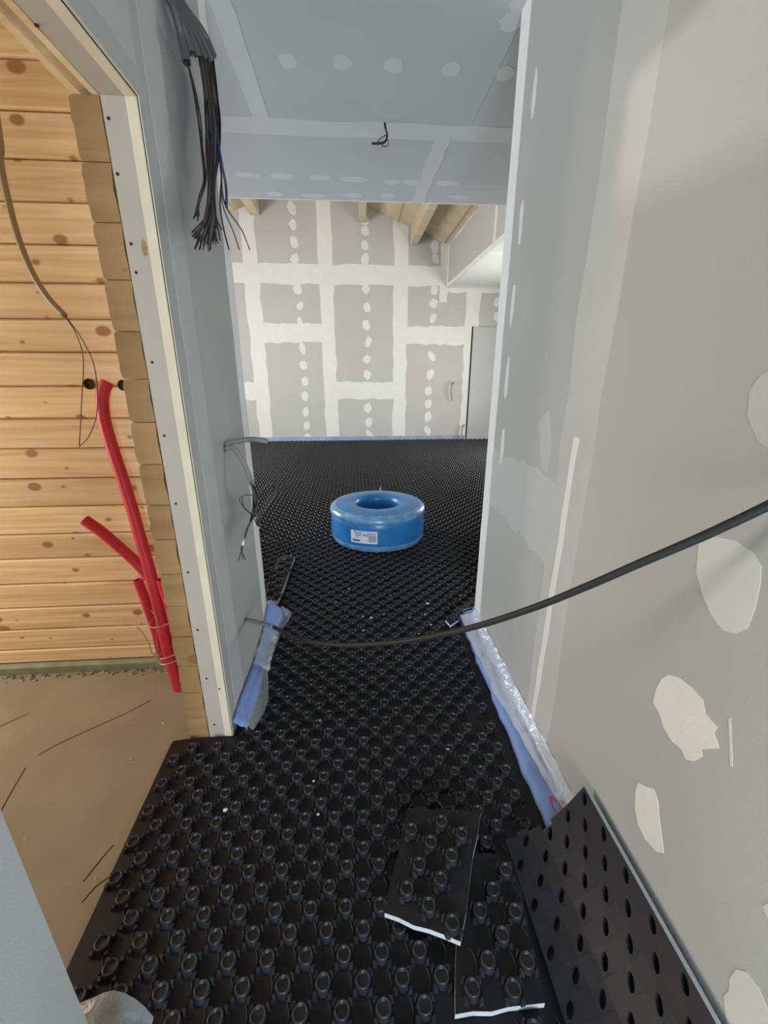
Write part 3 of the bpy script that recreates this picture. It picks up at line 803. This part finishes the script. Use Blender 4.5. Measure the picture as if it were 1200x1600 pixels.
# torn film beside the near left wall
rows = []
for i in range(9):
    r = []
    for k in range(9):
        f, q = i / 8, k / 8
        x = -.68 + .20 * f; y = .50 + .115 * q * (1 - .25 * (2 * f - 1) ** 2) - .02 * f
        r.append((x, y, .058 + .03 * math.sin(f * 3.1) * (.4 + .6 * q) + rs.uniform(0, .012)))
    rows.append(r)
tag(sheet(rows, 'plastic_film', FILM), 'crumpled scrap of clear plastic film on the mat at the bottom left', 'plastic film')

# ================================================================ BLUE COIL
CC = (.195, 3.475, .0525)
t = thing('pipe_coil', 'large blue plastic-wrapped coil of pipe lying on the black mat', 'pipe coil', CC)
H, RO, RI = .315, .405, .185
MB().lathe([(RI, .02), (RO - .06, 0), (RO - .02, .006), (RO - .004, .03), (RO, .07), (RO, .20), (RO - .003, .235), (RO - .01, .25)], CC, 72).build('wrapped_side', COIL, t)
MB().lathe([(RO - .008, .238), (RO + .004, .245), (RO + .008, .262), (RO + .003, .285), (RO - .018, .303), (RO - .04, .309)], CC, 72).build('stretch_band', COILB, t)
MB().lathe([(RO - .04, .309), (RO - .10, H + .002), (RI + .06, H + .002), (RI + .02, H - .002), (RI + .004, H - .016), (RI, H - .05), (RI - .004, .15), (RI, .02)], CC, 72).build('wrapped_top', COIL, t)
MB().lathe([(RO + .0005, .058), (RO + .001, .05), (RO - .001, .035), (RO - .016, .0085)], CC, 72).build('stretch_band', COILB, t)
# small torn fold on the far rim
MB().add([(.235, CC[1] + RO - .03, CC[2] + H - .008), (.25, CC[1] + RO - .03, CC[2] + H - .008), (.244, CC[1] + RO - .035, CC[2] + H + .045)], [(0, 1, 2)]).build('film_tag', PAPER, t)
# paper label, curved round the side


def on_coil(a, z, off): return (CC[0] + (RO + off) * math.cos(a), CC[1] + (RO + off) * math.sin(a), CC[2] + z)


def quad_on_coil(a0, a1, z0, z1, off, n=8, slope=0.0):
    vs = []; 
    for k in range(n + 1):
        a = a0 + (a1 - a0) * k / n
        vs += [on_coil(a, z0 + slope * k / n, off), on_coil(a, z1 + slope * k / n, off)]
    return vs, [(2 * k, 2 * k + 2, 2 * k + 3, 2 * k + 1) for k in range(n)]


a0, a1 = math.radians(-90 - 35), math.radians(-90 - 3.5); z0, z1 = .085, .19
lb = MB().add(*quad_on_coil(a0, a1, z0, z1, .0015)).build('paper_label', PAPER, t); lb['label'] = 'white printed paper label'
tx = MB()
for fa, fb, fz, th in ((.06, .36, .14, .014), (.12, .16, .86, .014), (.18, .46, .84, .006), (.14, .45, .70, .005), (.16, .40, .58, .005), (.22, .30, .44, .005), (.50, .56, .62, .014), (.60, .66, .60, .01), (.60, .95, .80, .005)):
    tx.add(*quad_on_coil(a0 + (a1 - a0) * fa, a0 + (a1 - a0) * fb, z0 + (z1 - z0) * fz, z0 + (z1 - z0) * fz + th, .0022, 4))
tx.build('label_print', INK, lb)
MB().add(*quad_on_coil(a0 + (a1 - a0) * .68, a0 + (a1 - a0) * .96, z0 + .015, z0 + .075, .0021, 4)).build('label_print', INKG, lb)

# ================================================================ CABLES
# long cable sagging across the passage
P0 = on_x(383, 968, XL); P1 = (.698, .56)
L_ = [(420, 977), (440, 986), (470, 1000), (515, 1007), (560, 1008), (640, 1001), (735, 981), (830, 951), (915, 917), (1000, 880), (1100, 837), (1200, 790)]
path = [np.array((XL + .001, P0[1], P0[2]))] + [on_vert(x, y, P0, P1) for x, y in L_]
q = path[-1] + (path[-1] - path[-2]) * .28; path.append(np.array((min(q[0], XR - .03), q[1], q[2]))); path.append(np.array((XR - .010, path[-1][1] - .10, path[-1][2] + .06)))
sp = spline(path, 6)
t = thing('long_cable', 'long dark cable sagging across the passage from left wall to right wall', 'cable', P0)
MB().tube(sp[7:], .0082, 10).build('cable', CABLE, t)
o = MB().tube(sp[:9], .0105, 10).build('grey_sleeve', GREYC, t); o['label'] = 'short grey conduit sleeve at the left wall'

# two grey conduits with a tangle of wires, middle of the left wall
h0 = on_x(350, 695, XL)
t = thing('conduit_stubs', 'pair of grey conduits from the left wall with black wires tangled below', 'conduit', h0)
h = np.array((XL + .001, h0[1], h0[2]))
E1 = on_x(418, 690, -.36); a = [h, on_x(362, 691, -.50), on_x(385, 687, -.45), on_x(402, 687, -.40), E1]
MB().tube(spline(a, 5), .0108, 10, hollow=True).build('conduit', GREYC, t)
b = [h + (0, -.01, -.018), on_x(362, 699, -.50), on_x(375, 713, -.475), on_x(385, 732, -.455), on_x(394, 757, -.44)]
MB().tube(spline(b, 5), .0108, 10, hollow=True).build('conduit', GREYC, t)
K = [(394, 755), (399, 775), (400, 792), (396, 805)]
for i in range(16):
    j = lambda s: rs.uniform(-s, s)
    pts = [on_x(x + j(3), y + j(3), -.44 + j(.008)) for x, y in K]
    if i < 2: pts += [on_x(385 + j(1), 795 + i * 2, -.44), on_x(376 + i * 3, 786, -.44), on_x(375 + i * 4, 778 - i * 2, -.44), on_x(388, 773, -.44), on_x(399, 776, -.44)]
    elif i < 5: pts += [on_x(388 + j(3), 825, -.45), on_x(381, 846, -.46), on_x(378 + j(1.5), 858, -.46), on_x(371 + (i - 2) * 6 + j(2), 878 - i, -.46)]
    elif i < 8: pts += [on_x(411 + j(4), 795 + j(6), -.43), on_x(428 + j(4), 772 + j(6), -.42), on_x(431, 760 + j(5), -.42), on_x(420, 756, -.42), on_x(402, 772, -.43)]
    else: pts = pts[:3] + [on_x(404 + j(3), 805, -.43), on_x(405 + j(3), 822, -.43), on_x(400 + j(3), 810 + j(5), -.43)]
    MB().tube(spline(pts, 5), (.0021), 5).build('wire', WIRE if i % 3 else WIREG, t)
MB().tube([on_x(381, 843, -.46), on_x(379, 852, -.46)], .005, 8).build('tape_wrap', PAPER, t)
MB().tube(spline([on_x(394, 756, -.44), on_x(399, 775, -.44), on_x(398, 795, -.44), on_x(391, 815, -.445)], 4), [.009, .009, .0095, .01, .012, .013, .013, .012, .011, .010, .008, .006, .004], 8).build('wire_knot', WIRE, t)

# cable bundle hanging from the top of the left wall
B0 = on_x(255, -22, XL)
t = thing('cable_bundle', 'bundle of grey conduits and frayed black wires hanging high on the left wall', 'cables', B0)
for i, (ex, ey, ox) in enumerate(((292, 98, -.47), (300, 84, -.46), (310, 88, -.455), (319, 90, -.45), (328, 92, -.44), (333, 88, -.445))):
    f = i / 5
    pts = [np.array((XL + .011, B0[1] - .03 + .03 * f, B0[2] + .0 + .02 * f)), on_x(262 + 8 * f, -12 - 4 * f, -.50), on_x(275 + 18 * f, 22 - 2 * f, -.485 + .02 * f), on_x(285 + 32 * f, 60 - 8 * f, ox - .01), on_x(ex, ey, ox)]
    MB().tube(spline(pts, 5), .0128, 9, hollow=True).build('conduit', DGREY, t)
for i in range(56):
    f = i / 55; j = lambda s: rs.uniform(-s, s)
    ex = 300 + 46 * f + j(7); ey = 384 - 40 * abs(f - .4) + j(16)
    if i < 5: pts = [on_x(293, 98, -.47), on_x(304 + j(2), 140, -.465), on_x(312 + j(2), 190, -.46), on_x(317 + j(2), 240, -.455), on_x(320 + j(2), 280, -.455), on_x(312 + j(4), 315 + j(6), -.455), on_x(303 + i * 2, 340 + j(6), -.455)]
    elif i < 53: pts = [on_x(308 + 25 * f, 88, -.45), on_x(316 + 23 * f, 140 + j(5), -.448 + j(.006)), on_x(319 + 27 * f, 190, -.446 + j(.006)), on_x(321 + 22 * f + j(2), 240, -.445 + j(.006)), on_x(325 + 10 * f + j(2), 290, -.445 + j(.006)), on_x(323 + 12 * f + j(5), 335, -.445 + j(.006)), on_x(ex, ey, -.445 + j(.006))]
    else: pts = [on_x(333, 90, -.445), on_x(339, 140, -.44), on_x(343, 190, -.44), on_x(343, 235, -.44), on_x(346, 275, -.44), on_x(352 - (i - 53) * 4, 320, -.435), on_x(364 + (54 - i) * 14, 360, -.435), on_x(374 + (54 - i) * 16, 390, -.435)]
    MB().tube(spline(pts, 4), .0026, 5).build('wire', (WIRE, WIRE, WIREBR, WIRE, WIREG)[i % 5], t)
MB().tube(spline([on_x(341, 225, -.437), on_x(347, 260, -.432), on_x(353, 292, -.43), on_x(354, 325, -.43)], 4), .0045, 7).build('wire', WIREB, t)

# short lamp wire in the ceiling
c = on_z(601, 192, ZC)
t = thing('ceiling_wire', 'short curled black wire hanging from the ceiling joint', 'wire', c)


def cw(L): return spline([c + np.array((p[0], p[1], p[2] * .55)) for p in L], 5)


MB().tube(cw([(0, 0, .003), (.006, 0, -.05), (.016, .01, -.10), (.004, .01, -.15), (-.03, 0, -.175), (-.075, 0, -.178)]), .006, 7).build('wire', WIRE, t)
MB().tube(cw([(.012, 0, -.10), (-.02, .01, -.12), (-.04, .02, -.15), (-.045, .01, -.175)]), .003, 6).build('wire', WIREG, t)
MB().tube(cw([(.012, 0, -.12), (.022, .01, -.15), (.02, .02, -.175), (-.005, .02, -.185), (-.02, .01, -.17)]), .003, 6).build('wire', WIREG, t)

# hanging tan cable and thin wires on the board wall
wc = [(-3, 200), (0, 250), (12, 310), (28, 370), (50, 425), (75, 465), (102, 494)]
P_ = [on_y(x, y, 1.75) for x, y in wc]; P_ = [np.array((P_[0][0] + .02, 1.79, 2.705))] + P_
t = thing('hanging_cable', 'tan cable with two thin wire tails hanging in front of the board wall', 'cable', (P_[0][0], P_[0][1], 2.70))
MB().tube(spline(P_, 6), .0105, 10).build('cable', TAN, t)
for L_ in ([(100, 492), (118, 520), (130, 560), (128, 620), (124, 696)], [(102, 493), (128, 530), (148, 575), (152, 640), (140, 680), (124, 698)]):
    MB().tube(spline([on_y(x, y, 1.75) for x, y in L_], 6), .0019, 5).build('wire', WIREBR, t)

# red conduits rising from the floor beside the jamb


def conduit(label, pts, r, ends):
    P = spline(pts, 14); n = len(P)
    # corrugation: radius alternates along the length
    Q = []; acc = [0]
    for a, b in zip(P[:-1], P[1:]): acc.append(acc[-1] + float(np.linalg.norm(b - a)))
    N_ = int(acc[-1] / .0042); R_ = []
    for k in range(N_ + 1):
        s = acc[-1] * k / N_; i = max(0, min(n - 2, int(np.searchsorted(acc, s) - 1))); f = (s - acc[i]) / max(1e-9, acc[i + 1] - acc[i])
        Q.append(P[i] + (P[i + 1] - P[i]) * f); R_.append(r * (1.0 if k % 2 else .93))
    tag(MB().tube(Q, R_, 14, hollow=True).build('red_conduit', RED), label, 'conduit', 'red conduits by the jamb')


def W(L, y0, y1):
    n = len(L); return [on_y(x, y, y0 + (y1 - y0) * i / (n - 1)) for i, (x, y) in enumerate(L)]


def foot(P, x, y): return P + [np.array((x, y, .0))]


M_ = [(168, 597), (162, 610), (160, 626), (161.5, 645), (164.5, 662), (175.6, 700), (189, 740), (205, 790), (222, 850), (236, 900), (250, 960), (262, 1015)]
MY = [1.835, 1.828, 1.82, 1.812, 1.806, 1.795, 1.785, 1.77, 1.745, 1.725, 1.715, 1.71]
conduit('tallest red corrugated conduit bending over at the top beside the jamb', foot([on_y(x, y, yy) for (x, y), yy in zip(M_, MY)], -.865, 1.70), .0250, 1)
conduit('red conduit with its open end slanting out to the left', foot(W([(132, 812), (160, 832), (190, 858), (218, 884), (242, 915), (258, 958), (270, 1000)], 1.80, 1.79), -.830, 1.775), .0240, 1)
conduit('short red conduit stub cut off low, leftmost of the bundle', foot(W([(215, 906), (228, 940), (243, 985), (253, 1020)], 1.80, 1.80), -.905, 1.80), .021, 1)
conduit('red conduit mostly hidden behind the log jamb', foot(W([(252, 905), (266, 950), (278, 1000)], 1.70, 1.70), -.79, 1.70), .0225, 1)
tw = thing('tie_wire', 'thin tie wire wound around the red conduits near the floor', 'wire', (-.87, 1.72, .2))
for z, ph, xc in ((.385, 0, -.865), (.215, .3, -.868), (.195, -.3, -.862)):
    pts = [(xc + .075 * math.cos(a), 1.728 + .085 * math.sin(a), z + .02 * math.cos(a + ph)) for a in [2 * math.pi * k / 28 for k in range(29)]]
    MB().tube(pts, .0024, 6).build('wire_loop', STEEL, tw)
MB().tube(spline([(-.945, 1.66, .40), (-.965, 1.65, .385), (-.955, 1.65, .37), (-.93, 1.648, .31), (-.925, 1.65, .25), (-.90, 1.648, .21)], 5), .0024, 6).build('wire_end', STEEL, tw)
MB().tube(spline([(-.885, 1.64, .47), (-.87, 1.64, .42), (-.885, 1.638, .34), (-.89, 1.64, .27)], 5), .0020, 6).build('wire_end', STEEL, tw)

# ================================================================ SMALL DEBRIS
CRUMB = {0: 'white foam crumb above the lowest point of the sagging cable', 3: 'largest white foam crumb, left of the thin offcut at the right wall end', 9: 'largest white foam crumb of the front mat, near its left edge',
         5: 'white foam crumb on the black studs just in front of the blue coil', 18: 'white foam crumb nearest the right wall end', 14: 'white foam crumb on the front mat below the left wall end'}
tag(MB().prism([(-.668, 1.352, 0), (-.640, 1.350, 0), (-.638, 1.371, 0), (-.667, 1.372, 0)], (0, .001, .022)).build('foam_block', EPS), 'small white foam block at the foot of the log jamb', 'foam piece')
for i, (x, y, s) in enumerate(((580, 965, .011), (567, 963, .007), (568, 985, .008), (668, 943, .013), (673, 976, .008), (545, 920, .007), (710, 990, .006), (500, 1125, .005), (497, 1272, .006), (352, 1265, .010),
                               (700, 1170, .005), (600, 960, .006), (640, 965, .006), (525, 940, .006), (490, 1220, .005), (664, 960, .006), (655, 990, .006), (610, 930, .006), (720, 930, .006))):
    q = on_z(x, y, .053); mb = MB(); z = .0525
    vs = [(q[0] + s * rs.uniform(.7, 1.3) * math.cos(a), q[1] + s * rs.uniform(.6, 1) * math.sin(a), z) for a in [k * 1.2566 for k in range(5)]]
    mb.add(vs + [(q[0], q[1], z + s * .7)], [(k, (k + 1) % 5, 5) for k in range(5)] + [(4, 3, 2, 1, 0)])
    lb = CRUMB.get(i, 'tiny white foam crumb on the passage mat between the wall ends' if y < 1100 else 'tiny white foam crumb on the studs of the front mat')
    tag(mb.build('foam_crumb', EPS), lb, 'crumb', 'foam crumbs on the front mat' if y > 1100 else 'foam crumbs on the passage mat')
for i, (x, y) in enumerate(((205, 1185), (208, 1190), (255, 1130), (325, 1150), (40, 1310), (150, 1372))):
    q = on_z(x, y, 0); mb = MB(); s = .005
    vs = [(q[0] + s * rs.uniform(.7, 1.6) * math.cos(a), q[1] + s * math.sin(a), 0) for a in [k * 1.2566 for k in range(5)]]
    mb.add(vs + [(q[0], q[1], s)], [(k, (k + 1) % 5, 5) for k in range(5)] + [(4, 3, 2, 1, 0)])
    tag(mb.build('wood_crumb', PINE), ('tiny pale wood crumb close to the left edge of the front mat', 'second tiny pale wood crumb close to the left edge of the front mat', 'tiny pale wood crumb on the concrete below the red conduits',
        'pale wood crumb beside the white foam block at the jamb', 'pale wood crumb on the concrete at the left edge of the photo', 'pale wood crumb at the end of the double crack by the front mat')[i], 'crumb', 'wood crumbs on the concrete')
bpy.context.view_layer.update()
